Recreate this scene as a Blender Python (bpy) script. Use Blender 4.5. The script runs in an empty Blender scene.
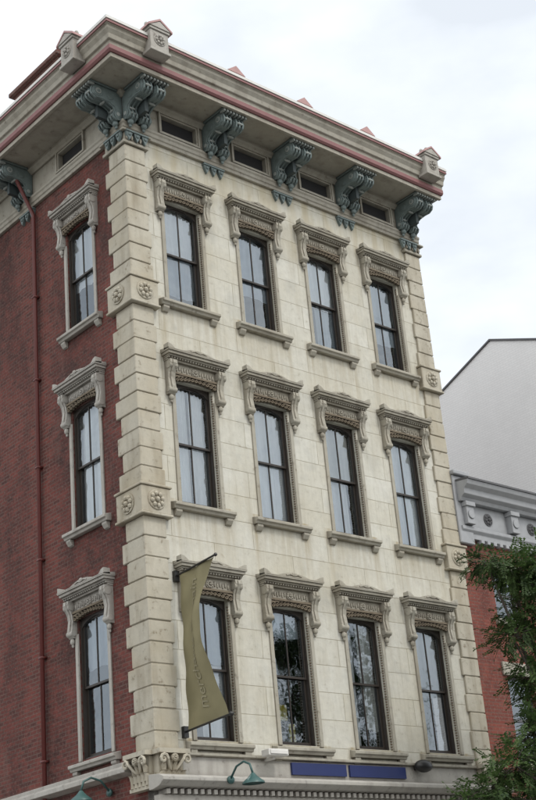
import bpy, bmesh, math, random
from mathutils import Vector, Matrix, Euler
random.seed(7)
D=bpy.data; SC=bpy.context.scene; COL=SC.collection
# ---------------------------------------------------------------- materials
def newmat(name):
    m=D.materials.new(name); m.use_nodes=True
    nt=m.node_tree; b=nt.nodes['Principled BSDF']; return m,nt,b
def L(nt,a,b): nt.links.new(a,b)
def mix(nt,f,a,b,bt='MIX'):
    n=nt.nodes.new('ShaderNodeMix'); n.data_type='RGBA'; n.blend_type=bt
    for s,v in ((0,f),(6,a),(7,b)):
        if isinstance(v,bpy.types.NodeSocket): nt.links.new(v,n.inputs[s])
        elif s==0: n.inputs[0].default_value=v
        else: n.inputs[s].default_value=(*v,1)
    return n.outputs[2]
def ramp(nt,v,p0,p1,c0=0.,c1=1.):
    n=nt.nodes.new('ShaderNodeMapRange'); nt.links.new(v,n.inputs[0])
    n.inputs[1].default_value=p0;n.inputs[2].default_value=p1;n.inputs[3].default_value=c0;n.inputs[4].default_value=c1
    return n.outputs[0]
def mth(nt,op,a,b=0.):
    n=nt.nodes.new('ShaderNodeMath');n.operation=op
    for i,v in enumerate((a,b)):
        if isinstance(v,bpy.types.NodeSocket): nt.links.new(v,n.inputs[i])
        else: n.inputs[i].default_value=v
    return n.outputs[0]
def geo_noise(nt,scale,detail=4,stretch=(1,1,1),rough=.55):
    g=nt.nodes.new('ShaderNodeNewGeometry'); mp=nt.nodes.new('ShaderNodeMapping'); mp.inputs['Scale'].default_value=stretch
    nt.links.new(g.outputs['Position'],mp.inputs[0])
    n=nt.nodes.new('ShaderNodeTexNoise'); n.inputs['Scale'].default_value=scale;n.inputs['Detail'].default_value=detail;n.inputs['Roughness'].default_value=rough
    nt.links.new(mp.outputs[0],n.inputs['Vector']); return n.outputs['Fac']
def grime_shade(nt,col,dcol,amt,dist=.12):  # crevice grime together with occlusion shade, both painted into the base colour
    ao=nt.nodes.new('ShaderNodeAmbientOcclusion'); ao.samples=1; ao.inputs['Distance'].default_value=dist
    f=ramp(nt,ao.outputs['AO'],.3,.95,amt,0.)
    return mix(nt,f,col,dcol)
def stone(name,base,stain,dark,grime_shade_amt=.7,ashlar=False,rough=.85,stainamt=.6):
    m,nt,b=newmat(name)
    n1=geo_noise(nt,.8,4); n2=geo_noise(nt,7,4,rough=.65); n3=geo_noise(nt,3.2,3,(1,1,.16))
    c=mix(nt,ramp(nt,n1,.42,.72,0,stainamt),base,stain)
    c=mix(nt,ramp(nt,n3,.52,.75,0,stainamt*.75),c,dark)
    c=mix(nt,ramp(nt,n2,.38,.72,0,.4),c,tuple(x*.68 for x in base))
    c=mix(nt,ramp(nt,n2,.60,.72,0,stainamt*.9),c,dark)
    if ashlar:
        tc=nt.nodes.new('ShaderNodeTexCoord');sp=nt.nodes.new('ShaderNodeSeparateXYZ');cb=nt.nodes.new('ShaderNodeCombineXYZ')
        L(nt,tc.outputs['Object'],sp.inputs[0]);L(nt,sp.outputs[0],cb.inputs[0]);L(nt,sp.outputs[2],cb.inputs[1])
        mp=nt.nodes.new('ShaderNodeMapping');mp.inputs['Location'].default_value=(.39,.12,0);L(nt,cb.outputs[0],mp.inputs[0])
        br=nt.nodes.new('ShaderNodeTexBrick');L(nt,mp.outputs[0],br.inputs[0])
        br.inputs['Scale'].default_value=1;br.inputs['Brick Width'].default_value=2.015;br.inputs['Row Height'].default_value=.54
        br.inputs['Mortar Size'].default_value=.007;br.inputs['Mortar Smooth'].default_value=.4
        br.inputs['Color1'].default_value=(1,1,1,1);br.inputs['Color2'].default_value=(.90,.885,.85,1);br.inputs['Mortar'].default_value=(.58,.54,.46,1)
        c=mix(nt,1.,c,br.outputs['Color'],'MULTIPLY')
        n5=geo_noise(nt,1.7,2);c=mix(nt,ramp(nt,n5,.55,.68,0,.35),c,(.40,.40,.365))
        n6=geo_noise(nt,14,3,(1,1,.05));c=mix(nt,mth(nt,'MULTIPLY',ramp(nt,n6,.52,.72,0,.55),ramp(nt,n1,.35,.6,.2,1)),c,(.38,.36,.28))
        x=mth(nt,'ADD',sp.outputs[0],-1.39+1.0067);u=mth(nt,'SUBTRACT',mth(nt,'MODULO',x,2.0133),1.0067);au=mth(nt,'ABSOLUTE',u)
        a=mth(nt,'ABSOLUTE',mth(nt,'SUBTRACT',au,.66));fx=mth(nt,'MAXIMUM',ramp(nt,a,.02,.16,1,0),ramp(nt,au,.7,.85,.5,0))
        fz=None
        for zs in (5.86,10.36,14.70):
            f=mth(nt,'MULTIPLY',ramp(nt,sp.outputs[2],zs-1.6,zs-.15,0,1),mth(nt,'LESS_THAN',sp.outputs[2],zs))
            fz=f if fz is None else mth(nt,'MAXIMUM',fz,f)
        st=mth(nt,'MULTIPLY',mth(nt,'MULTIPLY',fx,fz),ramp(nt,geo_noise(nt,9,3,(1,1,.07)),.36,.60,.1,.9))
        c=mix(nt,st,c,(.34,.285,.185))
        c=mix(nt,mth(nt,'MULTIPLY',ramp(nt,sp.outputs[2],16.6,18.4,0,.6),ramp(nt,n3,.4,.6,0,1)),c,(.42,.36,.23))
        bm_=nt.nodes.new('ShaderNodeBump');bm_.inputs['Strength'].default_value=.6;bm_.inputs['Distance'].default_value=.015;bm_.invert=True
        L(nt,br.outputs['Fac'],bm_.inputs['Height'])
    if grime_shade_amt: c=grime_shade(nt,c,dark,grime_shade_amt,.12)
    L(nt,c,b.inputs['Base Color']); b.inputs['Roughness'].default_value=rough
    bp=nt.nodes.new('ShaderNodeBump');bp.inputs['Strength'].default_value=.4;bp.inputs['Distance'].default_value=.02;L(nt,n2,bp.inputs['Height'])
    if ashlar: L(nt,bm_.outputs[0],bp.inputs['Normal'])
    L(nt,bp.outputs[0],b.inputs['Normal'])
    return m
def brick(name,c1,c2,mort,mortsize=.011,bump=.6,wear=1.):
    m,nt,b=newmat(name)
    tc=nt.nodes.new('ShaderNodeTexCoord');sp=nt.nodes.new('ShaderNodeSeparateXYZ');cb=nt.nodes.new('ShaderNodeCombineXYZ')
    L(nt,tc.outputs['Object'],sp.inputs[0]);L(nt,sp.outputs[0],cb.inputs[0]);L(nt,sp.outputs[2],cb.inputs[1])
    br=nt.nodes.new('ShaderNodeTexBrick');L(nt,cb.outputs[0],br.inputs[0])
    br.inputs['Scale'].default_value=1;br.inputs['Brick Width'].default_value=.225;br.inputs['Row Height'].default_value=.078
    br.inputs['Mortar Size'].default_value=mortsize;br.inputs['Mortar Smooth'].default_value=.2;br.inputs['Bias'].default_value=-.1
    br.inputs['Color1'].default_value=(*c1,1);br.inputs['Color2'].default_value=(*c2,1);br.inputs['Mortar'].default_value=(*mort,1)
    n1=geo_noise(nt,.7,5,(1,1,.5));n2=geo_noise(nt,3,6,rough=.75);n3=geo_noise(nt,18,3,rough=.7);n4=geo_noise(nt,1.3,5,(1,1,.35),.7)
    c=mix(nt,ramp(nt,n1,.4,.65,0,.75*wear),br.outputs['Color'],tuple(x*.5 for x in c2))
    c=mix(nt,ramp(nt,n2,.48,.66,0,.5*wear),c,tuple(min(.9,x*1.25) for x in c1))
    c=mix(nt,ramp(nt,n3,.52,.68,0,.45*wear),c,tuple(min(1,x*1.8) for x in mort))
    c=mix(nt,ramp(nt,n4,.58,.74,0,.45*wear),c,tuple(min(1,x*1.5) for x in mort))
    L(nt,c,b.inputs['Base Color']);b.inputs['Roughness'].default_value=.9
    bp=nt.nodes.new('ShaderNodeBump');bp.invert=True;bp.inputs['Strength'].default_value=bump;bp.inputs['Distance'].default_value=.012
    L(nt,br.outputs['Fac'],bp.inputs['Height']);L(nt,bp.outputs[0],b.inputs['Normal']);return m
def paint(name,col,rough=.6,var=.25,grime_shade_amt=.4,scale=6,metal=0):
    m,nt,b=newmat(name)
    c=mix(nt,ramp(nt,geo_noise(nt,scale,4),.4,.75,0,var),col,tuple(x*.5 for x in col))
    c=mix(nt,ramp(nt,geo_noise(nt,scale*4,3),.6,.75,0,var*.8),c,tuple(min(1,x*1.5+.03) for x in col))
    if grime_shade_amt: c=grime_shade(nt,c,tuple(x*.3 for x in col),grime_shade_amt)
    L(nt,c,b.inputs['Base Color']);b.inputs['Roughness'].default_value=rough;b.inputs['Metallic'].default_value=metal;return m
M_WALL=stone('stone_ashlar',(.62,.612,.55),(.52,.48,.37),(.36,.315,.225),0,True,stainamt=.55)
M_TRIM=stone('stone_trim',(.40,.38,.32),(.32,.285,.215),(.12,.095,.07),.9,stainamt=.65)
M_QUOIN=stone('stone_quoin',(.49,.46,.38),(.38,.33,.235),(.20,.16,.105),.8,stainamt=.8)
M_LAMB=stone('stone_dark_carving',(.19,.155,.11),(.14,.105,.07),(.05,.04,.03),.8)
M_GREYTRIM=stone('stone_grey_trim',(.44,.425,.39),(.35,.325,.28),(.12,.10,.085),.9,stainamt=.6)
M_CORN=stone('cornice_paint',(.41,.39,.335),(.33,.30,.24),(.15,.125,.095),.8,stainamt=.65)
M_PINK=paint('pink_band_paint',(.25,.115,.115),.6)
M_PINKL=paint('pink_light_paint',(.45,.27,.26),.6)
M_WHITE=paint('white_flashing',(.7,.69,.66),.5,.2)
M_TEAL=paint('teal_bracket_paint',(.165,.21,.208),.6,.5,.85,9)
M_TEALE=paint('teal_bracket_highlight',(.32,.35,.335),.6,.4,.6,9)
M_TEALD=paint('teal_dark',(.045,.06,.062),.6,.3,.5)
M_BRICK=brick('red_brick',(.165,.040,.031),(.060,.021,.018),(.125,.075,.062),.012)
M_BRICKC=brick('chimney_brick',(.13,.05,.04),(.08,.035,.03),(.13,.10,.085),.012)
M_BRICK2=brick('red_brick_neighbour',(.24,.062,.042),(.16,.042,.032),(.17,.10,.08))
M_WBRICK=brick('white_painted_brick',(.84,.84,.84),(.81,.81,.81),(.74,.74,.74),.008,.4,.12)
M_PIPE=paint('pipe_red_paint',(.13,.03,.026),.5)
M_FRAME=paint('window_frame_dark',(.034,.027,.022),.45,.3,0)
M_DARK=paint('interior_dark',(.022,.022,.024),.9,.3,0)
M_GREY=paint('grey_cornice_paint',(.35,.36,.375),.6,.3,.75)
M_GREYD=paint('grey_dark_paint',(.10,.10,.105),.6,.25,.5)
M_BLUE=paint('blue_sign_paint',(.018,.03,.12),.5,.2,0)
M_BLACK=paint('black_metal',(.015,.015,.015),.4,.2,0)
M_LTEAL=paint('lamp_teal',(.04,.10,.095),.4,.2,0)
M_ROOF=paint('roof_tar',(.06,.06,.06),.9)
M_ASPH=paint('asphalt',(.05,.05,.052),.9,.3,0,3)
M_PAVE=paint('sidewalk_concrete',(.30,.29,.27),.9,.3,0,1.5)
M_GROUND=paint('ground_dirt',(.12,.12,.10),.95,.3,0,.5)
M_PAINTW=paint('road_paint',(.7,.7,.68),.7,.3,0)
M_YEL=paint('yellow_thing',(.5,.42,.05),.6,.1,0)
def glassmat():
    m,nt,b=newmat('window_glass');nt.nodes.remove(b);o=nt.nodes['Material Output']
    t=nt.nodes.new('ShaderNodeBsdfTransparent');t.inputs[0].default_value=(.86,.89,.90,1)
    g=nt.nodes.new('ShaderNodeBsdfGlossy');g.inputs['Roughness'].default_value=.03;g.inputs[0].default_value=(.80,.87,.93,1)
    bp=nt.nodes.new('ShaderNodeBump');bp.inputs['Strength'].default_value=.45;bp.inputs['Distance'].default_value=.03
    L(nt,geo_noise(nt,2.2,2),bp.inputs['Height']);L(nt,bp.outputs[0],g.inputs['Normal'])
    fr=nt.nodes.new('ShaderNodeFresnel');fr.inputs[0].default_value=1.6
    f=ramp(nt,fr.outputs[0],0,1,.17,1.)
    mx=nt.nodes.new('ShaderNodeMixShader');L(nt,f,mx.inputs[0]);L(nt,t.outputs[0],mx.inputs[1]);L(nt,g.outputs[0],mx.inputs[2]);L(nt,mx.outputs[0],o.inputs[0])
    return m
M_GLASS=glassmat()
def curtmat(name,c):
    m,nt,b=newmat(name)
    L(nt,mix(nt,ramp(nt,geo_noise(nt,3,3,(3,3,.3)),.3,.7,0,.5),c,tuple(x*.6 for x in c)),b.inputs['Base Color']);b.inputs['Roughness'].default_value=.9
    return m
M_CUR=curtmat('curtain_white',(.86,.87,.88));M_CURB=curtmat('curtain_bluegrey',(.46,.52,.58));M_CURW=curtmat('blind_cream',(.72,.72,.68))
# ---------------------------------------------------------------- mesh builder
class B:
    def __init__(s): s.v=[];s.f=[]
    def add(s,vs,fs):
        o=len(s.v);s.v+=[tuple(v) for v in vs];s.f+=[[i+o for i in f] for f in fs]
    def box(s,x0,x1,y0,y1,z0,z1):
        s.add([(x0,y0,z0),(x1,y0,z0),(x1,y1,z0),(x0,y1,z0),(x0,y0,z1),(x1,y0,z1),(x1,y1,z1),(x0,y1,z1)],
              [(0,3,2,1),(4,5,6,7),(0,1,5,4),(1,2,6,5),(2,3,7,6),(3,0,4,7)])
    def prof(s,pts,u0,u1):
        n=len(pts);s.add([(u0,-d,z) for d,z in pts]+[(u1,-d,z) for d,z in pts],
          [tuple(range(n)),tuple(range(2*n-1,n-1,-1))]+[(i,i+n,(i+1)%n+n,(i+1)%n) for i in range(n)])
    def plate(s,pts,d0,d1):
        n=len(pts);s.add([(u,-d0,z) for u,z in pts]+[(u,-d1,z) for u,z in pts],
          [tuple(range(n)),tuple(range(2*n-1,n-1,-1))]+[(i,i+n,(i+1)%n+n,(i+1)%n) for i in range(n)])
    def disc(s,u,z,r,d0,d1,n=14,sq=1.):
        s.plate([(u+r*math.cos(2*math.pi*i/n),z+sq*r*math.sin(2*math.pi*i/n)) for i in range(n)],d0,d1)
    def sdisc(s,d,z,r,u0,u1,n=14):
        s.prof([(d+r*math.cos(2*math.pi*i/n),z+r*math.sin(2*math.pi*i/n)) for i in range(n)],u0,u1)
    def ball(s,c,r,sc=(1,1,1),nu=8,nv=6):
        vs=[];fs=[]
        for j in range(nv+1):
            for i in range(nu):
                a=2*math.pi*i/nu;b=math.pi*j/nv
                vs.append((c[0]+r*sc[0]*math.sin(b)*math.cos(a),c[1]+r*sc[1]*math.sin(b)*math.sin(a),c[2]+r*sc[2]*math.cos(b)))
        for j in range(nv):
            for i in range(nu): fs.append((j*nu+i,(j+1)*nu+i,(j+1)*nu+(i+1)%nu,j*nu+(i+1)%nu))
        s.add(vs,fs)
    def tube(s,pts,rs,n=8):
        vs=[];fs=[]
        for k,p in enumerate(pts):
            p=Vector(p);a=Vector(pts[max(k-1,0)]);b=Vector(pts[min(k+1,len(pts)-1)]);t=(b-a).normalized()
            x=t.orthogonal().normalized() if k==0 else (X-t*X.dot(t)).normalized()
            X=x;y=t.cross(x)
            r=rs[k] if isinstance(rs,(list,tuple)) else rs
            for i in range(n):
                an=2*math.pi*i/n;vs.append(p+(x*math.cos(an)+y*math.sin(an))*r)
        for k in range(len(pts)-1):
            for i in range(n): fs.append((k*n+i,k*n+(i+1)%n,(k+1)*n+(i+1)%n,(k+1)*n+i))
        fs.append(tuple(range(n-1,-1,-1)));fs.append(tuple(range((len(pts)-1)*n,len(pts)*n)))
        s.add(vs,fs)
    def rosette(s,u,z,r,d):
        s.disc(u,z,r,d-.03,d+.012,16)
        for i in range(8):
            a=2*math.pi*i/8+.2;s.ball((u+.6*r*math.cos(a),-d-.02,z+.6*r*math.sin(a)),r*.26,(1,.8,1),6,4)
        s.ball((u,-d-.03,z),r*.28,(1,1,1),6,4)
    def leaf(s,u,z,w,h,d,curl):
        n=6;vs=[];fs=[]
        for k in range(n+1):
            t=k/n;zz=z+h*math.sin(t*1.75)/math.sin(1.57);dd=d+curl*t**2.2;ww=w*(1-.15*t)*(.82+.18*math.cos(t*14))*(1 if k<n else .45)
            for q,e in ((-1,0),(-.5,.02),(0,.035),(.5,.02),(1,0)): vs.append((u+q*ww/2,-(dd+e),zz))
            for q in (1,0,-1): vs.append((u+q*ww/2,-(dd-.05),zz-.01))
        m=8
        for k in range(n):
            for i in range(m): fs.append((k*m+i,k*m+(i+1)%m,(k+1)*m+(i+1)%m,(k+1)*m+i))
        fs.append(tuple(range(m)));fs.append(tuple(range(n*m,(n+1)*m)));s.add(vs,fs)
    def mesh(s,name,mat,smooth=False):
        me=D.meshes.new(name);me.from_pydata(s.v,[],s.f)
        bm=bmesh.new();bm.from_mesh(me);bmesh.ops.recalc_face_normals(bm,faces=bm.faces);bm.to_mesh(me);bm.free()
        me.materials.append(mat)
        if smooth: me.shade_smooth()
        return me
def obj(name,me,parent=None,loc=(0,0,0),rz=0,bev=0):
    o=D.objects.new(name,me);COL.objects.link(o);o.location=loc;o.rotation_euler=(0,0,rz);o.parent=parent
    if bev:
        md=o.modifiers.new('bevel','BEVEL');md.width=bev;md.segments=1;md.limit_method='ANGLE';md.angle_limit=math.radians(40)
    return o
def empty(name,loc=(0,0,0)):
    o=D.objects.new(name,None);COL.objects.link(o);o.location=loc;return o
SIDE=-math.pi/2
def wall(u0,u1,z0,z1,ops,depth):
    b=B();us=sorted({u0,u1,*[o[0] for o in ops],*[o[1] for o in ops]});zs=sorted({z0,z1,*[o[2] for o in ops],*[o[3] for o in ops]})
    for i in range(len(us)-1):
        for j in range(len(zs)-1):
            a,c,e,f=us[i],us[i+1],zs[j],zs[j+1];mu,mz=(a+c)/2,(e+f)/2
            if any(o[0]<mu<o[1] and o[2]<mz<o[3] for o in ops): continue
            b.add([(a,0,e),(c,0,e),(c,0,f),(a,0,f)],[(0,1,2,3)])
    for (a,c,e,f) in ops:
        b.add([(a,0,e),(a,depth,e),(a,depth,f),(a,0,f),(c,0,e),(c,depth,e),(c,depth,f),(c,0,f)],[(0,1,2,3),(4,7,6,5),(0,4,5,1),(3,2,6,7)])
    return b
def wmesh(b,name,mat):
    me=D.meshes.new(name);me.from_pydata(b.v,[],b.f);me.materials.append(mat);return me
def sweep(prof,y1,x1,name,mat,parent,bev=0):
    n=len(prof);b=B()
    vs=[(-d,y1,z) for d,z in prof]+[(-d,-d,z) for d,z in prof]+[(x1,-d,z) for d,z in prof]
    fs=[tuple(range(n)),tuple(range(3*n-1,2*n-1,-1))]
    for k in range(2):
        for i in range(n): fs.append((k*n+i,k*n+(i+1)%n,(k+1)*n+(i+1)%n,(k+1)*n+i))
    b.add(vs,fs);return obj(name,b.mesh(name,mat),parent,bev=bev)
# ================================================================ MAIN BUILDING
BL=empty('corner_building')
W=8.8;DEP=13.
XC=[1.38,3.395,5.41,7.42]; HW=.475
ROWS=[(5.84,8.50),(10.32,12.86),(14.66,17.03)]
YC=1.78
Z0=5.2;Z1=18.5
ops=[(x-HW,x+HW,a,b) for x in XC for a,b in ROWS]
obj('front_stone_wall',wmesh(wall(0,W,Z0,Z1,ops,.32),'front_wall',M_WALL),BL)
sops=[(-YC-HW,-YC+HW,a,b) for a,b in ROWS]
obj('side_brick_wall',wmesh(wall(-DEP,0,0.,Z1,sops,.32),'side_wall',M_BRICK),BL,rz=SIDE)
b=B();b.box(W-.02,W,0.01,DEP,12,Z1);obj('party_wall',b.mesh('party_wall',M_BRICK),BL)
b=B();b.box(-0.0,W,DEP,DEP+.2,0,20);obj('rear_wall',b.mesh('rear_wall',M_BRICK),BL)
b=B();b.box(1.3,W-.3,1.1,1.2,.2,18.9);b.box(1.2,1.3,1.1,DEP-.1,.2,18.9)
for z in (4.95,9.7,14.1,18.3): b.box(.35,W-.1,.35,DEP-.1,z,z+.12)
obj('interior',b.mesh('interior',M_DARK),BL)
# ---- windows
def window_mesh(h,w):
    f=B();g=B();H=w/2;e=.034
    def bars(x0,x1,z0,z1,y0,y1,t,tb):
        f.box(x0,x0+t,y0,y1,z0,z1);f.box(x1-t,x1,y0,y1,z0,z1)
        f.box(x0+t,x1-t,y0+.002,y1-.002,z0,z0+tb);f.box(x0+t,x1-t,y0+.002,y1-.002,z1-t,z1)
        f.box(-.012,.012,y0+.006,y1-.006,z0+tb,z1-t)
    f.box(-H,-H+e,.10,.27,0,h);f.box(H-e,H,.10,.27,0,h);f.box(-H+e,H-e,.102,.268,h-e,h);f.box(-H+e,H-e,.102,.268,0,.035)
    n=10
    for i in range(n):
        a=-H+e+(2*H-2*e)*i/n;c=-H+e+(2*H-2*e)*(i+1)/n
        za=h-.19+.15*math.sin(math.pi*i/n)**.6;zc=h-.19+.15*math.sin(math.pi*(i+1)/n)**.6
        f.plate([(a,h-e),(a,za),(c,zc),(c,h-e)],-.11,-.26)
    m=h*.5
    bars(-H+e+.002,H-e-.002,m-.02,h-e-.002,.135,.175,.034,.04)
    bars(-H+e+.002,H-e-.002,.037,m+.02,.182,.22,.034,.06)
    g.add([(-H+.05,.155,m),(H-.05,.155,m),(H-.05,.155,h-.05),(-H+.05,.155,h-.05)],[(0,1,2,3)])
    g.add([(-H+.05,.202,.05),(H-.05,.202,.05),(H-.05,.202,m),(-H+.05,.202,m)],[(0,1,2,3)])
    return f.mesh('sash_frame',M_FRAME),wmesh(g,'glass',M_GLASS)
def curtain(u0,u1,z0,z1,y,mat,amp=.018,fr=9,seed=0):
    b=B();n=40;vs=[];fs=[];rnd=random.Random(seed);ph=rnd.random()*6
    for i in range(n+1):
        t=i/n;u=u0+(u1-u0)*t
        yy=y+amp*math.sin(t*fr*2*math.pi+ph)+amp*.6*math.sin(t*fr*3.7+ph*2)
        vs+= [(u,yy,z0+.02*math.sin(t*7+ph)),(u+.02*math.sin(ph+t*9),yy,z1)]
    for i in range(n): fs.append((2*i,2*i+2,2*i+3,2*i+1))
    b.add(vs,fs);return wmesh(b,'curtain',mat)
WM=[window_mesh(b_-a_,2*HW-.004) for a_,b_ in ROWS]
CUR={(2,0):[(-.44,.44,.52,1.,0,4),(-.44,.44,.12,.52,1,4)],(2,1):[(-.44,.44,.35,1.,1,3),(-.44,-.2,0,.35,0,3)],(2,2):[(-.44,.44,.48,1.,0,5),(-.1,.44,.0,.48,1,5)],(2,3):[(-.44,.44,.3,1.,1,4)],
 (1,0):[(-.44,-.02,0,1,0,4),(.05,.44,0,1,0,4)],(1,1):[(-.44,.44,.0,1.,0,5)],(1,2):[(-.44,.44,.5,1.,2,2),(-.44,.3,0,.5,0,4)],(1,3):[(-.44,.44,.0,1.,0,6)],
 (0,0):[(-.44,.44,.55,1.,1,3),(-.1,.44,0,.55,0,4)],(0,1):[(-.44,.44,.80,1.,1,2)],(0,2):[(-.44,-.15,0,1,0,4),(.05,.44,.15,1,2,4)],(0,3):[(-.44,.44,.45,1.,0,3),(-.44,.1,0,.45,1,3)]}
SX=-.07
for r,(a,c) in enumerate(ROWS):
    for i,x in enumerate(XC):
        obj('sash_frame',WM[r][0],BL,(x,0,a));obj('window_glass',WM[r][1],BL,(x,0,a))
        for k,(u0,u1,f0,f1,mt,fr) in enumerate(CUR[(r,i)]):
            obj('curtain',curtain(u0,u1,.04+(c-a-.06)*f0,.02+(c-a-.04)*f1,.25+.04*k,(M_CUR,M_CURB,M_CURW)[mt],.012,fr,r*9+i),BL,(x,0,a))
    obj('sash_frame',WM[r][0],BL,(SX,YC,a),SIDE);obj('window_glass',WM[r][1],BL,(SX,YC,a),SIDE)
    obj('curtain',curtain(-.44,.44,.06+.9*(r==2)+1.6*(r==0),c-a-.04,.26,(M_CURB,M_CUR)[r>0],.015,4,r),BL,(SX,YC,a),SIDE)
b=B();b.box(-.15,.08,.4,.5,.55,.85);b.box(.15,.3,.45,.5,.1,.5);obj('yellow_box',b.mesh('yellow_box',M_YEL),BL,(XC[1],0,ROWS[0][0]))
# ---- hood (z=0 at window top)
def hood():
    t=B();k=B()
    for sgn in (-1,1):
        u0,u1=(-.70,-.53) if sgn<0 else (.53,.70)
        cp=[(0,.42),(.20,.42),(.21,.34),(.17,.26),(.12,.16),(.10,.04),(.115,-.08),(.13,-.16),(.12,-.24),(.07,-.29),(0,-.30)]
        t.prof(cp,u0,u1)
        t.prof([(d+.02,z*.92+.02) for d,z in cp],u0+.055,u1-.055)
        t.sdisc(.13,.31,.075,u0-.012,u1+.012);t.sdisc(.085,-.2,.06,u0-.012,u1+.012)
        uc=(u0+u1)/2;t.ball((uc,-.06,-.35),.055,(1,.9,1.2));t.ball((uc,-.05,-.43),.03,(1,1,1.3),6,4)
    t.box(-.53,.53,-.06,0,.14,.42)
    for i in range(15):
        u=-.45+.9*i/14
        t.ball((u,-.065,.29+.02*(i%2)),.034,(.7,.7,1.6),6,4)
    t.rosette(0,.29,.09,.07)
    n=11
    for i in range(n):
        u=-.47+.94*i/(n-1);zz=.125+.06*math.sin(math.pi*i/(n-1))
        k.disc(u,zz-.06,.046,.03,.10,10);k.box(u-.046,u+.046,-.10,-.03,zz-.06,zz+.02)
        k.ball((u,-.10,zz-.06),.022,(1,1,1),6,4)
    k.box(-.53,.53,-.115,-.0,.16,.20)
    for (w,d,z0,z1) in ((.71,.13,.42,.455),(.73,.20,.49,.525),(.76,.25,.525,.58),(.78,.28,.58,.605)):
        t.box(-w,w,-d,0,z0,z1)
    for i in range(22):
        u=-.70+1.4*i/21;t.box(u-.02,u+.02,-.18,-.0,.457,.488)
    t.box(-.705,.705,-.14,0,.455,.49)
    t.prof([(0,.605),(.285,.605),(.285,.62),(0,.66)],-.785,.785)
    n=12;pts=[(-.42,.60)]+[(-.42+.84*i/n,.635+.075*math.sin(math.pi*i/n)) for i in range(n+1)]+[(.42,.60)]
    t.plate(pts,.17,.25);t.ball((0,-.25,.69),.045,(1.3,.6,.9));t.tube([(-.2,-.25,.65),(-.1,-.255,.68),(0,-.255,.655)],.018,6);t.tube([(.2,-.25,.65),(.1,-.255,.68),(0,-.255,.655)],.018,6)
    for s in (-1,1):
        t.plate([(s*.785,.61),(s*.785,.72),(s*.71,.70),(s*.60,.62)],.12,.27)
    return t,k
t,k=hood()
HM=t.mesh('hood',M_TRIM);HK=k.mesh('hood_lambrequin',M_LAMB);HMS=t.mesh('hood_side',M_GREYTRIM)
s=B()
s.prof([(-.10,.015),(0,-.03),(.17,-.07),(.17,-.13),(.13,-.14),(.11,-.19),(0,-.19)],-.74,.74)
for u in (-.62,.62):
    s.prof([(0,-.19),(.10,-.19),(.10,-.24),(.05,-.31),(0,-.33)],u-.075,u+.075)
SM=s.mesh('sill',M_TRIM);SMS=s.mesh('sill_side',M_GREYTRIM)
def jamb(h,mat):
    j=B();k=B()
    for sg in (-1,1):
        a,c=sorted((sg*(HW+.012),sg*(HW+.10)));j.box(a,c,-.035,.0,-.02,h-.28)
        a,c=sorted((sg*(HW-.0),sg*(HW+.012)));j.box(a,c,-.02,.0,-.02,h-.28)
        n=int(h/.055)
        for i in range(n): k.ball((sg*(HW-.004),.02,.02+i*(h-.1)/n),.028,(.9,.9,.75),5,4)
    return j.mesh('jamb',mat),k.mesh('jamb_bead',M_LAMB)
for r,(a,c) in enumerate(ROWS):
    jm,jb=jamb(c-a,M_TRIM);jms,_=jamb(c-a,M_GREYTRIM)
    hz=c-.06
    for x in XC:
        obj('window_hood',HM,BL,(x,0,hz),bev=.006);obj('hood_lambrequin',HK,BL,(x,0,hz))
        obj('window_sill',SM,BL,(x,0,a),bev=.008);obj('window_jamb',jm,BL,(x,0,a),bev=.006);obj('jamb_bead',jb,BL,(x,0,a))
    obj('window_hood',HMS,BL,(0,YC,hz),SIDE,bev=.006);obj('hood_lambrequin',HK,BL,(0,YC,hz),SIDE)
    obj('window_sill',SMS,BL,(0,YC,a),SIDE,bev=.008);obj('window_jamb',jms,BL,(0,YC,a),SIDE,bev=.006)
# ---- quoins
q=B();i=0;MED=(14.62,10.2);rq=random.Random(4)
segs=[(5.55,9.9),(10.5,14.32),(14.92,18.05)]
for a,c in segs:
    n=round((c-a)/.40);h=(c-a)/n
    for j in range(n):
        z=a+j*h;wl=.66 if i%2 else .52;wf=.50 if i%2 else .45;e=rq.uniform(-.006,.008);g=.009
        q.box(-.065-e,wf,-.065-e,wl,z+g,z+h-g);q.box(W-wf,W+.05,-.065-e,.35,z+g,z+h-g);i+=1
    q.box(-.045,.44,-.045,.5,a,c);q.box(W-.44,W+.02,-.045,.3,a,c)
obj('quoins',q.mesh('quoins',M_QUOIN),BL,bev=.014)
q=B();q2=B()
for m in MED:
    for x0,x1 in ((-.14,.53),(W-.55,W+.1)):
        q.box(x0,x1,-.14,.68 if x0<0 else .3,m-.26,m+.26);q.box(x0-.03,x1+.03,-.17,.71 if x0<0 else .3,m+.26,m+.31);q.box(x0-.03,x1+.03,-.17,.71 if x0<0 else .3,m-.31,m-.26)
        q.rosette((x0+x1)/2,m,.2,.15)
    q2.rosette(-.3,m,.2,.15)
obj('quoin_medallions',q.mesh('quoin_medallions',M_QUOIN),BL,bev=.012);obj('side_medallion_rosettes',q2.mesh('srose',M_QUOIN),BL,rz=SIDE)
q=B()
for x0,x1 in ((-.12,.52),(W-.52,W+.1)):
    y1=.66 if x0<0 else .3
    q.box(x0,x1,-.12,y1,18.05,18.12);q.box(x0+.04,x1-.04,-.09,y1-.04,18.12,18.32);q.box(x0-.05,x1+.05,-.17,y1+.05,18.32,18.37)
    for i in range(5): q.ball((x0+.1+i*(x1-x0-.2)/4,-.11,18.2),.05,(.8,.8,1.4),6,5)
obj('pier_capitals',q.mesh('pier_capitals',M_TRIM),BL,bev=.01)
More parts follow.
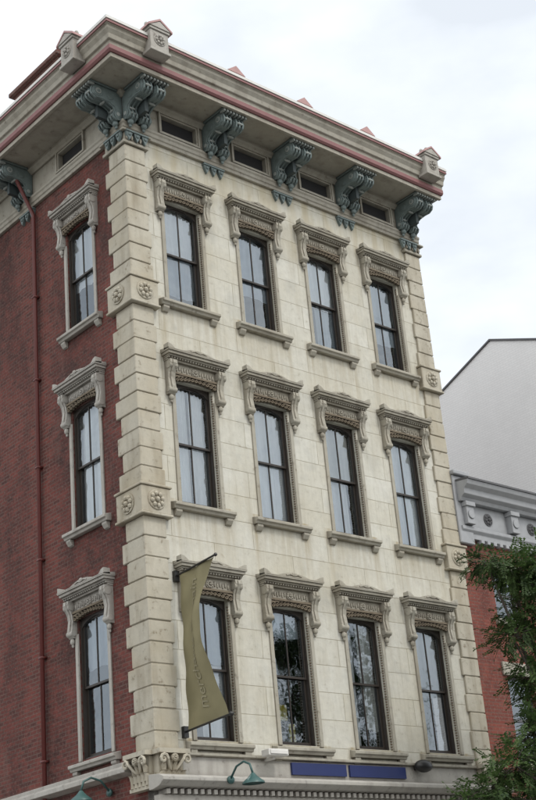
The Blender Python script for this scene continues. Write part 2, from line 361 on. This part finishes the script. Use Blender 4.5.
# ---- architrave, frieze, cornice
sweep([(0.,18.36),(.08,18.36),(.08,18.43),(.11,18.45),(.11,18.52),(.14,18.55),(.14,18.60),(0.,18.62)],DEP,W+.08,'architrave',M_CORN,BL,.006)
fops=[(x-.47,x+.47,18.70,19.10) for x in XC]
FB=wall(0-.08,W+.08,18.60,19.3,fops,.12)
obj('frieze_front',wmesh(FB,'frieze_front',M_CORN),BL,(0,-.08,0))
obj('frieze_side',wmesh(wall(-DEP,.08,18.60,19.3,[(-2.35,-1.4,18.70,19.10),(-6.1,-5.1,18.7,19.10)],.12),'frieze_side',M_CORN),BL,(-.08,0,0),rz=SIDE)
fr=B()
def attic(fr,x):
    for pr,e in ((.035,0.),(.06,.04)):
        e2=e+.04;y0=-.08-pr
        fr.box(x-.47-e2,x+.47+e2,y0,-.08,19.10+e,19.10+e2);fr.box(x-.47-e2,x+.47+e2,y0,-.08,18.70-e2,18.70-e)
        fr.box(x-.47-e2,x-.47-e,y0,-.08,18.70-e,19.10+e);fr.box(x+.47+e,x+.47+e2,y0,-.08,18.70-e,19.10+e)
for x in XC: attic(fr,x)
obj('attic_window_frames',fr.mesh('attic_frames',M_CORN),BL,bev=.004)
fr=B();attic(fr,-1.875);attic(fr,-5.6);obj('attic_window_frames',fr.mesh('attic_frames_s',M_CORN),BL,rz=SIDE)
b=B();b.box(.05,W-.1,.01,.03,18.63,19.2);b.box(.01,.03,.05,DEP-.1,18.63,19.2);obj('attic_windows',b.mesh('attic_dark',M_DARK),BL)
sweep([(.08,19.16),(.13,19.16),(.16,19.2),(.22,19.24),(.22,19.3),(.92,19.3),(.92,19.26),(1.0,19.26),(1.0,19.36),(.1,19.40)],DEP,W+.10,'cornice_bed',M_CORN,BL,.006)
sweep([(.1,19.402),(1.03,19.362),(1.07,19.40),(1.07,19.50),(.1,19.50)],DEP,W+.12,'cornice_pink_band',M_PINK,BL)
sweep([(.1,19.502),(1.04,19.502),(1.05,19.60),(1.10,19.62),(1.12,19.72),(1.18,19.80),(1.18,19.86),(1.22,19.88),(1.22,19.96),(.1,19.96)],DEP,W+.14,'cornice_crown',M_CORN,BL,.006)
sweep([(.1,19.962),(1.25,19.962),(1.25,20.03),(.1,20.05)],DEP,W+.16,'cornice_flashing',M_WHITE,BL)
sweep([(1.222,19.885),(1.245,19.885),(1.245,19.93),(1.222,19.93)],DEP,W+.145,'cornice_pink_fillet',M_PINK,BL)
b=B();b.box(-.1,W+.1,-.1,DEP,19.96,20.0);obj('roof',b.mesh('roof',M_ROOF),BL)
def bracket():
    t=B();k=B();e=B()
    P=[(0,.0),(.10,.0),(.17,.04),(.20,.11),(.17,.18),(.15,.24),(.18,.30),(.30,.36),(.48,.38),(.62,.37),(.71,.42),(.74,.50),(.72,.59),(.68,.68),(0,.68)]
    for c in (-.17,.17):
        t.prof(P,c-.13,c+.13)
        for o_ in (-.09,0,.09): t.prof([(d if d<.05 else d+.04,z*.98) for d,z in P],c+o_-.022,c+o_+.022)
        for sx in (-.142,.112):
            t.sdisc(.60,.52,.12,c+sx,c+sx+.03);e.sdisc(.60,.52,.07,c+sx-.012,c+sx+.042);t.sdisc(.60,.52,.035,c+sx-.025,c+sx+.055)
            t.sdisc(.12,.12,.085,c+sx,c+sx+.03);e.sdisc(.12,.12,.045,c+sx-.012,c+sx+.042)
            t.sdisc(.30,.50,.08,c+sx,c+sx+.03)
        t.ball((c,-.1,-.03),.075,(1,.9,.9));t.ball((c,-.08,-.11),.04,(1,.9,1.2))
        for zz,dd in ((.13,.19),(.25,.18),(.36,.42),(.5,.76)): e.ball((c,-dd,zz),.05,(1.9,.7,.6))
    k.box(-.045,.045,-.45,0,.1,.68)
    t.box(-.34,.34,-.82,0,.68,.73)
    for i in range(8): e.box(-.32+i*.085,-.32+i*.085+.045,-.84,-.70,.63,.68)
    return t,k,e
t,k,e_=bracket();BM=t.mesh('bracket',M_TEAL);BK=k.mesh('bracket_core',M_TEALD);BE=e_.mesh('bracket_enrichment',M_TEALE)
BX=[.20,2.33,4.35,6.36,8.42]
def pendant():
    t=B()
    for c in (-.2,.0,.2):
        t.plate([(c-.08,.10),(c+.08,.10),(c+.06,.02),(c,-.10),(c-.06,.02)],.0,.07)
        t.ball((c,-.08,.04),.04,(1,.6,1),6,4)
    t.box(-.29,.29,-.09,0,.10,.14)
    return t.mesh('pendant',M_TEAL)
PD=pendant()
for x in BX:
    obj('cornice_bracket',BM,BL,(x,-.09,18.57),bev=.008);obj('bracket_core',BK,BL,(x,-.09,18.57));obj('bracket_enrichment',BE,BL,(x,-.09,18.57))
    obj('bracket_pendant',PD,BL,(x,-.10 if x in(BX[0],BX[4]) else 0,18.2))
for y in (.22,3.75,7.4,11.):
    obj('cornice_bracket',BM,BL,(-.09,y,18.57),SIDE,bev=.008);obj('bracket_core',BK,BL,(-.09,y,18.57),SIDE);obj('bracket_enrichment',BE,BL,(-.09,y,18.57),SIDE);obj('bracket_pendant',PD,BL,(-.1 if y<1 else 0,y,18.2),SIDE)
def acro():
    t=B();p=B()
    t.box(-.23,.23,-.12,.12,0,.56);t.box(-.26,.26,-.15,.15,-.04,.03);t.box(-.26,.26,-.15,.15,.50,.56)
    t.plate([(-.28,.56),(.28,.56),(0,.74)],-.16,.17);t.rosette(0,.29,.15,.125);t.ball((0,0,.80),.055)
    for s in(-1,1): t.ball((s*.27,-.05,.62),.05,(1,1,1.2))
    for s in (-1,1): p.plate([(s*.31,.54),(s*.31,.59),(0,.80),(0,.75)],-.18,.18)
    return t.mesh('acroterion',M_GREYTRIM),p.mesh('acro_gable',M_PINKL)
AM,AP=acro()
for x in (.02,8.32): obj('acroterion',AM,BL,(x,-1.22,19.60),bev=.008);obj('acroterion_gable',AP,BL,(x,-1.22,19.60))
obj('acroterion',AM,BL,(-1.22,.05,19.60),SIDE,bev=.008);obj('acroterion_gable',AP,BL,(-1.22,.05,19.60),SIDE)
def pyr():
    t=B();t.box(-.2,.2,-.08,.08,0,.08)
    t.add([(-.25,-.1,.08),(.25,-.1,.08),(.25,.1,.08),(-.25,.1,.08),(0,-.1,.27),(0,.1,.27)],[(0,1,4),(2,3,5),(1,2,5,4),(3,0,4,5),(0,3,2,1)]);return t.mesh('crest',M_PINKL)
PM=pyr()
for x in BX[1:4]: obj('cornice_crest',PM,BL,(x-.12,-1.12,20.0))
for y in (4.0,7.6): obj('cornice_crest',PM,BL,(-1.12,y,20.0),SIDE)
c=B();c.box(.06,.75,2.5,4.4,19.9,21.95);obj('chimney',c.mesh('chimney',M_BRICKC),BL)
c=B();c.box(.0,.81,2.44,4.46,21.58,21.66);c.box(-.05,.86,2.39,4.51,21.95,22.06);c.box(.01,.8,2.45,4.45,22.06,22.13);obj('chimney_cap',c.mesh('chimney_cap',M_BRICKC),BL,bev=.01)
c=B();c.tube([(-.08,3.45,0.2),(-.08,3.45,18.1),(-.25,3.5,18.5),(-.5,3.52,19.0),(-.85,3.55,19.3)],.045,10)
for z in range(2,18,2): c.box(-.13,-.0,3.385,3.515,z,z+.04)
obj('downpipe',c.mesh('downpipe',M_PIPE,True),BL)
# ---- belt course & storefront
b=B();b.prof([(0,5.60),(.10,5.60),(.10,5.55),(0,5.53)],.5,W-.5);obj('belt_course',b.mesh('belt',M_TRIM),BL,bev=.006)
b=B();b.box(.0,W,0,.3,4.7,5.2);b.box(.5,W-.5,-.03,0,5.2,5.53);obj('storefront_frieze',b.mesh('sfrieze',M_GREYTRIM),BL)
b=B();b.box(3.05,4.45,-.08,-.032,5.28,5.50);b.box(4.55,6.1,-.08,-.032,5.28,5.50);obj('blue_sign_panel',b.mesh('blue_panel',M_BLUE),BL)
b=B();b.prof([(0,5.20),(.30,5.17),(.42,5.12),(.42,5.06),(.30,4.98),(.12,4.94),(0,4.94)],-.2,W+.2)
for i in range(60): b.box(.0+i*.147,.0+i*.147+.08,-.24,-.0,4.86,4.945)
b.prof([(0,4.86),(.16,4.86),(.16,4.7),(0,4.7)],-.1,W+.1)
obj('storefront_cornice',b.mesh('scorn',M_GREYTRIM),BL,bev=.006)
b=B();b.prof([(0,5.55),(.16,5.55),(.16,5.48),(.22,5.44),(.22,5.36),(0,5.32)],-DEP,-.66);obj('side_belt',b.mesh('side_belt',M_GREYTRIM),BL,rz=SIDE,bev=.006)
def cap():
    t=B()
    t.box(-.33,.33,-.24,.33,.50,.58);t.box(-.26,.26,-.10,.28,0,.50);t.box(-.30,.30,-.14,.3,-.06,0.)
    for i in range(5): t.leaf(-.22+.11*i,0.,.12,.22,.13,.08)
    for i in range(4): t.leaf(-.165+.11*i,.08,.13,.30,.12,.12)
    for s in (-1,1):
        sp=[(s*.06,-.14,.22)]+[(s*(.25+.085*(1-k/14)*math.cos(math.pi-k*.75)),-.25+.002*k,.40+.085*(1-k/14)*math.sin(math.pi-k*.75)) for k in range(13)]
        t.tube(sp,[.028]*8+[.024]*6,6)
    t.rosette(0,.43,.07,.22)
    return t.mesh('corner_capital',M_QUOIN)
CM=cap()
obj('corner_capital',CM,BL,(.2,-.03,5.04));obj('corner_capital',CM,BL,(W-.2,-.03,5.04));obj('corner_capital',CM,BL,(-.03,.3,5.04),SIDE)
b=B()
for x in (.0,2.7,5.45,8.2): b.box(x,x+.6,-.05,.4,.15,4.7)
b.box(.6,8.2,.05,.3,.15,.8);obj('storefront_piers',b.mesh('piers',M_GREYTRIM),BL,bev=.01)
b=B()
for x in (.6,3.3,6.05): b.box(x,x+2.1,.16,.18,.8,4.7)
obj('storefront_glass',b.mesh('sglass',M_GLASS),BL)
# ================================================================ NEIGHBOURS
NB=empty('brick_building')
NX0,NX1=W+.0,18.
nops=[(9.85+i*2.,10.75+i*2.,z0,z1) for i in range(4) for z0,z1 in ((8.95,10.15),(5.7,7.65))]
obj('neighbour_wall',wmesh(wall(NX0+.1,NX1,0,11.0,nops,.2),'nwall',M_BRICK2),NB)
b=B();g=B();tr=B()
for x0,x1,z0,z1 in nops:
    b.box(x0,x0+.06,.1,.16,z0,z1);b.box(x1-.06,x1,.1,.16,z0,z1);b.box(x0+.06,x1-.06,.1,.16,z1-.06,z1);b.box(x0+.06,x1-.06,.1,.16,z0,z0+.06);b.box(x0+.06,x1-.06,.1,.16,(z0+z1)/2-.03,(z0+z1)/2+.03)
    g.box(x0+.05,x1-.05,.13,.135,z0+.05,z1-.05);tr.box(x0-.15,x1+.15,-.06,.0,z1,z1+(.30 if z1<9 else .14));tr.box(x0-.1,x1+.1,-.09,.05,z0-.14,z0)
obj('neighbour_frames',b.mesh('nframes',M_GREYD),NB);obj('neighbour_glass',g.mesh('nglass',M_GLASS),NB);obj('neighbour_lintels',tr.mesh('nlintels',M_TRIM),NB,bev=.01)
b=B();b.box(NX0+.1,NX1,.6,.7,0,11.9);b.box(NX0+.1,NX1,.7,9,11.7,11.9);obj('neighbour_roof',b.mesh('nroof',M_DARK),NB)
b=B()
b.prof([(0,10.75),(.10,10.75),(.10,10.87),(.16,10.94),(.16,11.02),(0,11.04)],NX0+.1,NX1)
b.prof([(0,11.04),(.06,11.04),(.06,11.60),(0,11.60)],NX0+.1,NX1)
b.prof([(0,11.60),(.20,11.60),(.24,11.68),(.34,11.74),(.36,11.86),(.46,11.94),(.50,12.04),(0,12.10)],NX0+.1,NX1)
for x in (9.15,10.75,12.35,13.95,15.5,17.1):
    b.box(x-.13,x+.13,-.24,-.05,11.06,11.58);b.box(x-.16,x+.16,-.28,-.05,11.48,11.59)
    b.disc(x,11.28,.10,.24,.27)
for i in range(40):
    x=NX0+.7+i*.22;b.box(x,x+.11,-.15,-.0,10.66,10.752)
obj('neighbour_cornice',b.mesh('ncorn',M_GREY),NB,bev=.008)
b=B();
for x in (9.95,11.55,13.15): b.rosette(x,11.32,.15,.07)
b.prof([(.0,12.102),(.52,12.042),(.52,12.09),(.0,12.15)],NX0+.1,NX1);obj('neighbour_cornice_detail',b.mesh('ncd',M_GREYD),NB)
b=B();b.box(NX0+.02,NX0+.5,-.12,.55,10.6,12.25);b.box(NX0+.0,NX0+.55,-.2,.6,12.25,12.36);obj('neighbour_end_block',b.mesh('neb',M_GREY),NB,bev=.02)
WB=empty('white_gable_building')
b=B();GX=18.;yr=5.07;zr=20.26;sl=.41
pts=[(-yr*2,0),(0,0),(0,zr-sl*yr),(-yr,zr),(-2*yr,zr-sl*yr)]
b.plate([(u,z) for u,z in pts],0,-9);obj('white_walls',b.mesh('white_walls',M_WBRICK),WB,(GX,0,0),SIDE)
b=B()
for s in (-1,1):
    p=[(-yr,zr+.0),(-yr,zr+.06),(-yr+s*(yr+.2),zr+.06-sl*(yr+.2)),(-yr+s*(yr+.2),zr-sl*(yr+.2))]
    b.plate(p,.05,-9.1)
obj('gable_coping',b.mesh('gable_coping',M_GREYD),WB,(GX,0,.003),SIDE)
# ================================================================ BANNER
BN=empty('banner',(.62,-.1,0))
def cloth(s,t):
    w0=.98+.12*t
    w=w0*(1-.30*math.sin(math.pi*min(1,t)**.75))
    z=8.80-2.84*t
    x=-.16*math.sin(math.pi*t)*s**1.2+.05*math.sin(7*t+2*s)*s-.025*math.sin(12*s)*math.sin(3*t+.5)+.015*math.sin(23*t+5*s)
    return Vector((x,-.05-w*s,z+.07*s))
nu,nv=24,60;b=B();vs=[cloth(i/nu,j/nv) for j in range(nv+1) for i in range(nu+1)]
fs=[(j*(nu+1)+i,j*(nu+1)+i+1,(j+1)*(nu+1)+i+1,(j+1)*(nu+1)+i) for j in range(nv) for i in range(nu)]
b.add(vs,fs)
def clothmat():
    m,nt,bb=newmat('banner_cloth');g=ramp(nt,geo_noise(nt,1.3,3),.35,.7,0,1)
    L(nt,mix(nt,g,(.245,.22,.125),(.165,.148,.08)),bb.inputs['Base Color']);bb.inputs['Roughness'].default_value=.8;return m
me=wmesh(b,'banner_cloth',clothmat());me.shade_smooth();obj('cloth',me,BN)
tx=D.curves.new('t','FONT');tx.body="merchants on main";tx.size=.36;tx.shear=.3
to=D.objects.new('t',tx);COL.objects.link(to);bpy.context.view_layer.update()
tm=D.meshes.new_from_object(to.evaluated_get(bpy.context.evaluated_depsgraph_get()));COL.objects.unlink(to);D.objects.remove(to)
bm=bmesh.new();bm.from_mesh(tm);bmesh.ops.subdivide_edges(bm,edges=[e for e in bm.edges if e.calc_length()>.12],cuts=2)
mxx=max(v.co.x for v in bm.verts)
for v in bm.verts:
    t_=.92-.84*v.co.x/mxx;s_=.62-v.co.y*1.0
    p=cloth(max(0.02,min(.96,s_)),t_);v.co=p+Vector((-.014,0,0))
bm.to_mesh(tm);bm.free();tm.materials.clear();tm.materials.append(paint('banner_print',(.30,.275,.18),.8,.5,0));obj('lettering',tm,BN)
b=B();b.tube([(0,.1,8.80),(0,-1.10,8.88)],.02,8);b.tube([(0,.1,5.95),(0,-1.22,6.02)],.02,8)
b.ball((0,-1.12,8.88),.035);b.ball((0,-1.24,6.02),.045)
for z in (8.80,5.95): b.box(-.05,.05,.02,.1,z-.1,z+.1)
obj('poles',b.mesh('poles',M_BLACK),BN)
# ================================================================ LAMPS
def goose(name,x,y,z,rz=0):
    e=empty(name,(x,y,z));e.rotation_euler=(0,0,rz);b=B()
    b.tube([(0,0,0),(0,-.2,.2),(0,-.4,.25),(0,-.56,.18),(0,-.62,.02)],.02,8);b.disc(0,0,.07,-.0,.04)
    n=16;vs=[];R=[(.03,.02),(.06,-.02),(.10,-.06),(.19,-.13),(.2,-.16)]
    for r,h in R: vs+=[(r*math.cos(2*math.pi*i/n),-.62+r*math.sin(2*math.pi*i/n),h) for i in range(n)]
    b.add(vs,[(k*n+i,k*n+(i+1)%n,(k+1)*n+(i+1)%n,(k+1)*n+i) for k in range(len(R)-1) for i in range(n)])
    obj('shade_and_arm',b.mesh('goose',M_LTEAL,True),e)
goose('wall_lamp',1.25,-.42,5.08);goose('wall_lamp',-.05,1.35,5.12,SIDE)
e=empty('floodlight',(2.45,-.3,5.55));b=B();b.box(-.24,.24,-.12,.1,0,.12);b.box(-.03,.03,.02,.3,-.05,.02);b.box(-.21,.21,-.14,-.12,.02,.10);obj('body',b.mesh('flood',M_WHITE),e,bev=.03)
e=empty('security_light',(6.45,-.25,5.46));b=B();b.ball((0,0,.05),.16,(1.5,.8,.8),12,8);b.box(-.05,.05,0,.25,0,.1);obj('dome',b.mesh('dome',M_BLACK,True),e)
# ================================================================ GROUND
b=B();b.box(-400,400,-400,400,-.5,-.004);obj('ground',b.mesh('ground',M_GROUND))
b=B();b.box(-400,400,-17,-4.2,-.2,0);obj('road',b.mesh('road',M_ASPH))
b=B();b.box(-16,-4.0,-4.2,400,-.2,0);b.box(-16,-4,-400,-17,-.2,0);obj('road',b.mesh('road2',M_ASPH))
b=B()
for i in range(-20,20): b.box(i*6.,i*6.+3,-10.66,-10.54,.0,.004)
obj('road_marking',b.mesh('road_marking',M_PAINTW))
b=B();b.box(-4,60,-4.2,14,-.2,.14);obj('sidewalk',b.mesh('sidewalk',M_PAVE),bev=.02)
b=B();b.box(-60,-16,-4.2,30,-.2,.14);b.box(-60,-16,-40,-17,-.2,.14);b.box(-4,60,-40,-17,-.2,.14);obj('sidewalk',b.mesh('sidewalk2',M_PAVE),bev=.02)
# ================================================================ TREE
def leafmat():
    m,nt,bb=newmat('leaf_green');n=geo_noise(nt,1.2,3);n2=geo_noise(nt,14,1)
    c=mix(nt,ramp(nt,n,.35,.65,0,1),(.028,.058,.02),(.075,.13,.037));c=mix(nt,ramp(nt,n2,.45,.7,0,.6),c,(.12,.19,.055))
    L(nt,c,bb.inputs['Base Color']);bb.inputs['Roughness'].default_value=.6
    tr=nt.nodes.new('ShaderNodeBsdfTranslucent');L(nt,c,tr.inputs[0]);mx=nt.nodes.new('ShaderNodeMixShader');mx.inputs[0].default_value=.35
    o=nt.nodes['Material Output'];L(nt,bb.outputs[0],mx.inputs[1]);L(nt,tr.outputs[0],mx.inputs[2]);L(nt,mx.outputs[0],o.inputs[0]);return m
M_LEAF=leafmat();M_BARK=paint('bark',(.06,.05,.04),.9,.4,0,12)
def tree(name,base,clumps,trunk_h,seed):
    e=empty(name,base);rnd=random.Random(seed);w=B();lf=B();fork=Vector((0,0,trunk_h))
    w.tube([(0,0,0),(.05,.02,trunk_h*.5),(0,0,trunk_h)],[.2,.16,.13],10)
    for (cx,cy,cz,rx,rz_,n) in clumps:
        c=Vector((cx,cy,cz))-Vector(base)
        mid=fork.lerp(c,.5)+Vector((rnd.uniform(-.3,.3),rnd.uniform(-.3,.3),.35))
        w.tube([fork-Vector((0,0,.2)),mid,c],[.09,.05,.015],7)
        for _ in range(n):
            a=Vector((rnd.gauss(0,1),rnd.gauss(0,1),rnd.gauss(0,1))).normalized();rr=rnd.random()**.45*(1.35 if rnd.random()<.12 else 1)
            tip=c+Vector((a.x*rx*rr,a.y*rx*rr,a.z*rz_*rr))
            st=c.lerp(tip,.55)
            if rnd.random()<.35: w.tube([st,tip],[.012,.005],4)
            dr=(tip-c).normalized()*.6+Vector((rnd.uniform(-.6,.6),rnd.uniform(-.6,.6),rnd.uniform(-.7,.2)));dr.normalize()
            side=dr.cross(Vector((rnd.uniform(-.3,.3),rnd.uniform(-.3,.3),1))).normalized();ln=rnd.uniform(.25,.45)
            k=9
            for q_ in range(k):
                for sg in (-1,1):
                    p=tip+dr*ln*q_/k;d2=(side*sg+dr*.5+Vector((0,0,rnd.uniform(-.5,.2)))).normalized();l2=rnd.uniform(.055,.10);wd=dr*l2*.32
                    lf.add([p,p+d2*l2*.5+wd,p+d2*l2,p+d2*l2*.5-wd],[(0,1,2,3)])
    obj('wood',w.mesh('wood',M_BARK,True),e);obj('leaves',wmesh(lf,'leaves',M_LEAF),e)
tree('street_tree',(8.6,-3.,.14),[(5.95,-3.,8.95,.4,.2,60),(6.5,-3.1,8.8,.5,.3,100),(7.1,-3.1,8.8,.6,.4,150),(7.6,-3.2,9.0,.7,.45,150),(7.1,-3,8.0,.7,.4,150),(6.4,-3,7.5,.45,.22,60),(7.6,-3,7.5,.8,.6,210),(6.8,-3.,6.8,.5,.3,90),(7.5,-3,6.4,.8,.6,200),(8.3,-3,8.5,.9,.8,200),
  (6.7,-3.,5.6,.6,.4,150),(5.8,-3.1,5.0,.6,.35,130),(6.9,-2.8,4.8,.8,.5,240),(5.0,-3,4.55,.5,.3,100),(4.3,-3.1,4.35,.35,.2,50),(5.9,-3,4.1,.7,.4,150),(7.5,-3,5.7,.7,.5,190),(9.2,-3,7.2,1.2,1.1,160),(9.4,-3.4,5.4,1.2,1.,160)],3.0,3)
# ================================================================ SKY / LIGHT
to_sun=Vector((.12,-.86,0)).normalized()*math.cos(math.radians(50))+Vector((0,0,math.sin(math.radians(50))))
w=D.worlds.new('World');SC.world=w;w.use_nodes=True;nt=w.node_tree;bg=nt.nodes['Background']
sky=nt.nodes.new('ShaderNodeTexSky');sky.sky_type='NISHITA';sky.sun_disc=False;sky.sun_elevation=math.radians(50);sky.sun_rotation=math.atan2(to_sun.x,to_sun.y)
tc=nt.nodes.new('ShaderNodeTexCoord');mp=nt.nodes.new('ShaderNodeMapping');mp.inputs['Scale'].default_value=(1,1,2.2);L(nt,tc.outputs['Generated'],mp.inputs[0])
n=nt.nodes.new('ShaderNodeTexNoise');n.inputs['Scale'].default_value=3.2;n.inputs['Detail'].default_value=6;n.inputs['Roughness'].default_value=.5;L(nt,mp.outputs[0],n.inputs['Vector'])
f=ramp(nt,n.outputs['Fac'],.36,.56,.72,1.)
vd=nt.nodes.new('ShaderNodeVectorMath');vd.operation='DOT_PRODUCT';L(nt,tc.outputs['Generated'],vd.inputs[0]);vd.inputs[1].default_value=(-.55,-.70,.45)
cl=mix(nt,ramp(nt,vd.outputs['Value'],-.2,.9,0,1),(11.0,11.6,12.2),(16.8,16.7,16.4))
c=mix(nt,f,sky.outputs[0],cl)
L(nt,c,bg.inputs[0]);bg.inputs[1].default_value=.1
sd=D.lights.new('sun','SUN');sd.energy=1.25;sd.angle=math.radians(12);sd.color=(1,.96,.90);so=D.objects.new('sun',sd);COL.objects.link(so)
so.rotation_euler=(-to_sun).to_track_quat('-Z','Y').to_euler();so.location=(0,-20,40)
# ================================================================ CAMERA
cd=D.cameras.new('camera');co=D.objects.new('camera',cd);COL.objects.link(co);SC.camera=co
co.location=(-14.4183,-19.2742,1.6)
Rm=Matrix.Rotation(-.5149,3,'Z')@Matrix.Rotation(1.9851,3,'X')@Matrix.Rotation(-.2244,3,'Y')
co.rotation_euler=Rm.to_euler()
cd.sensor_width=36;cd.sensor_fit='AUTO';cd.lens=1364.94/800*36;cd.shift_x=-18.313/800;cd.shift_y=6.771/800;cd.clip_end=1500
SC.view_settings.view_transform='Standard';SC.view_settings.look='None';SC.view_settings.exposure=0
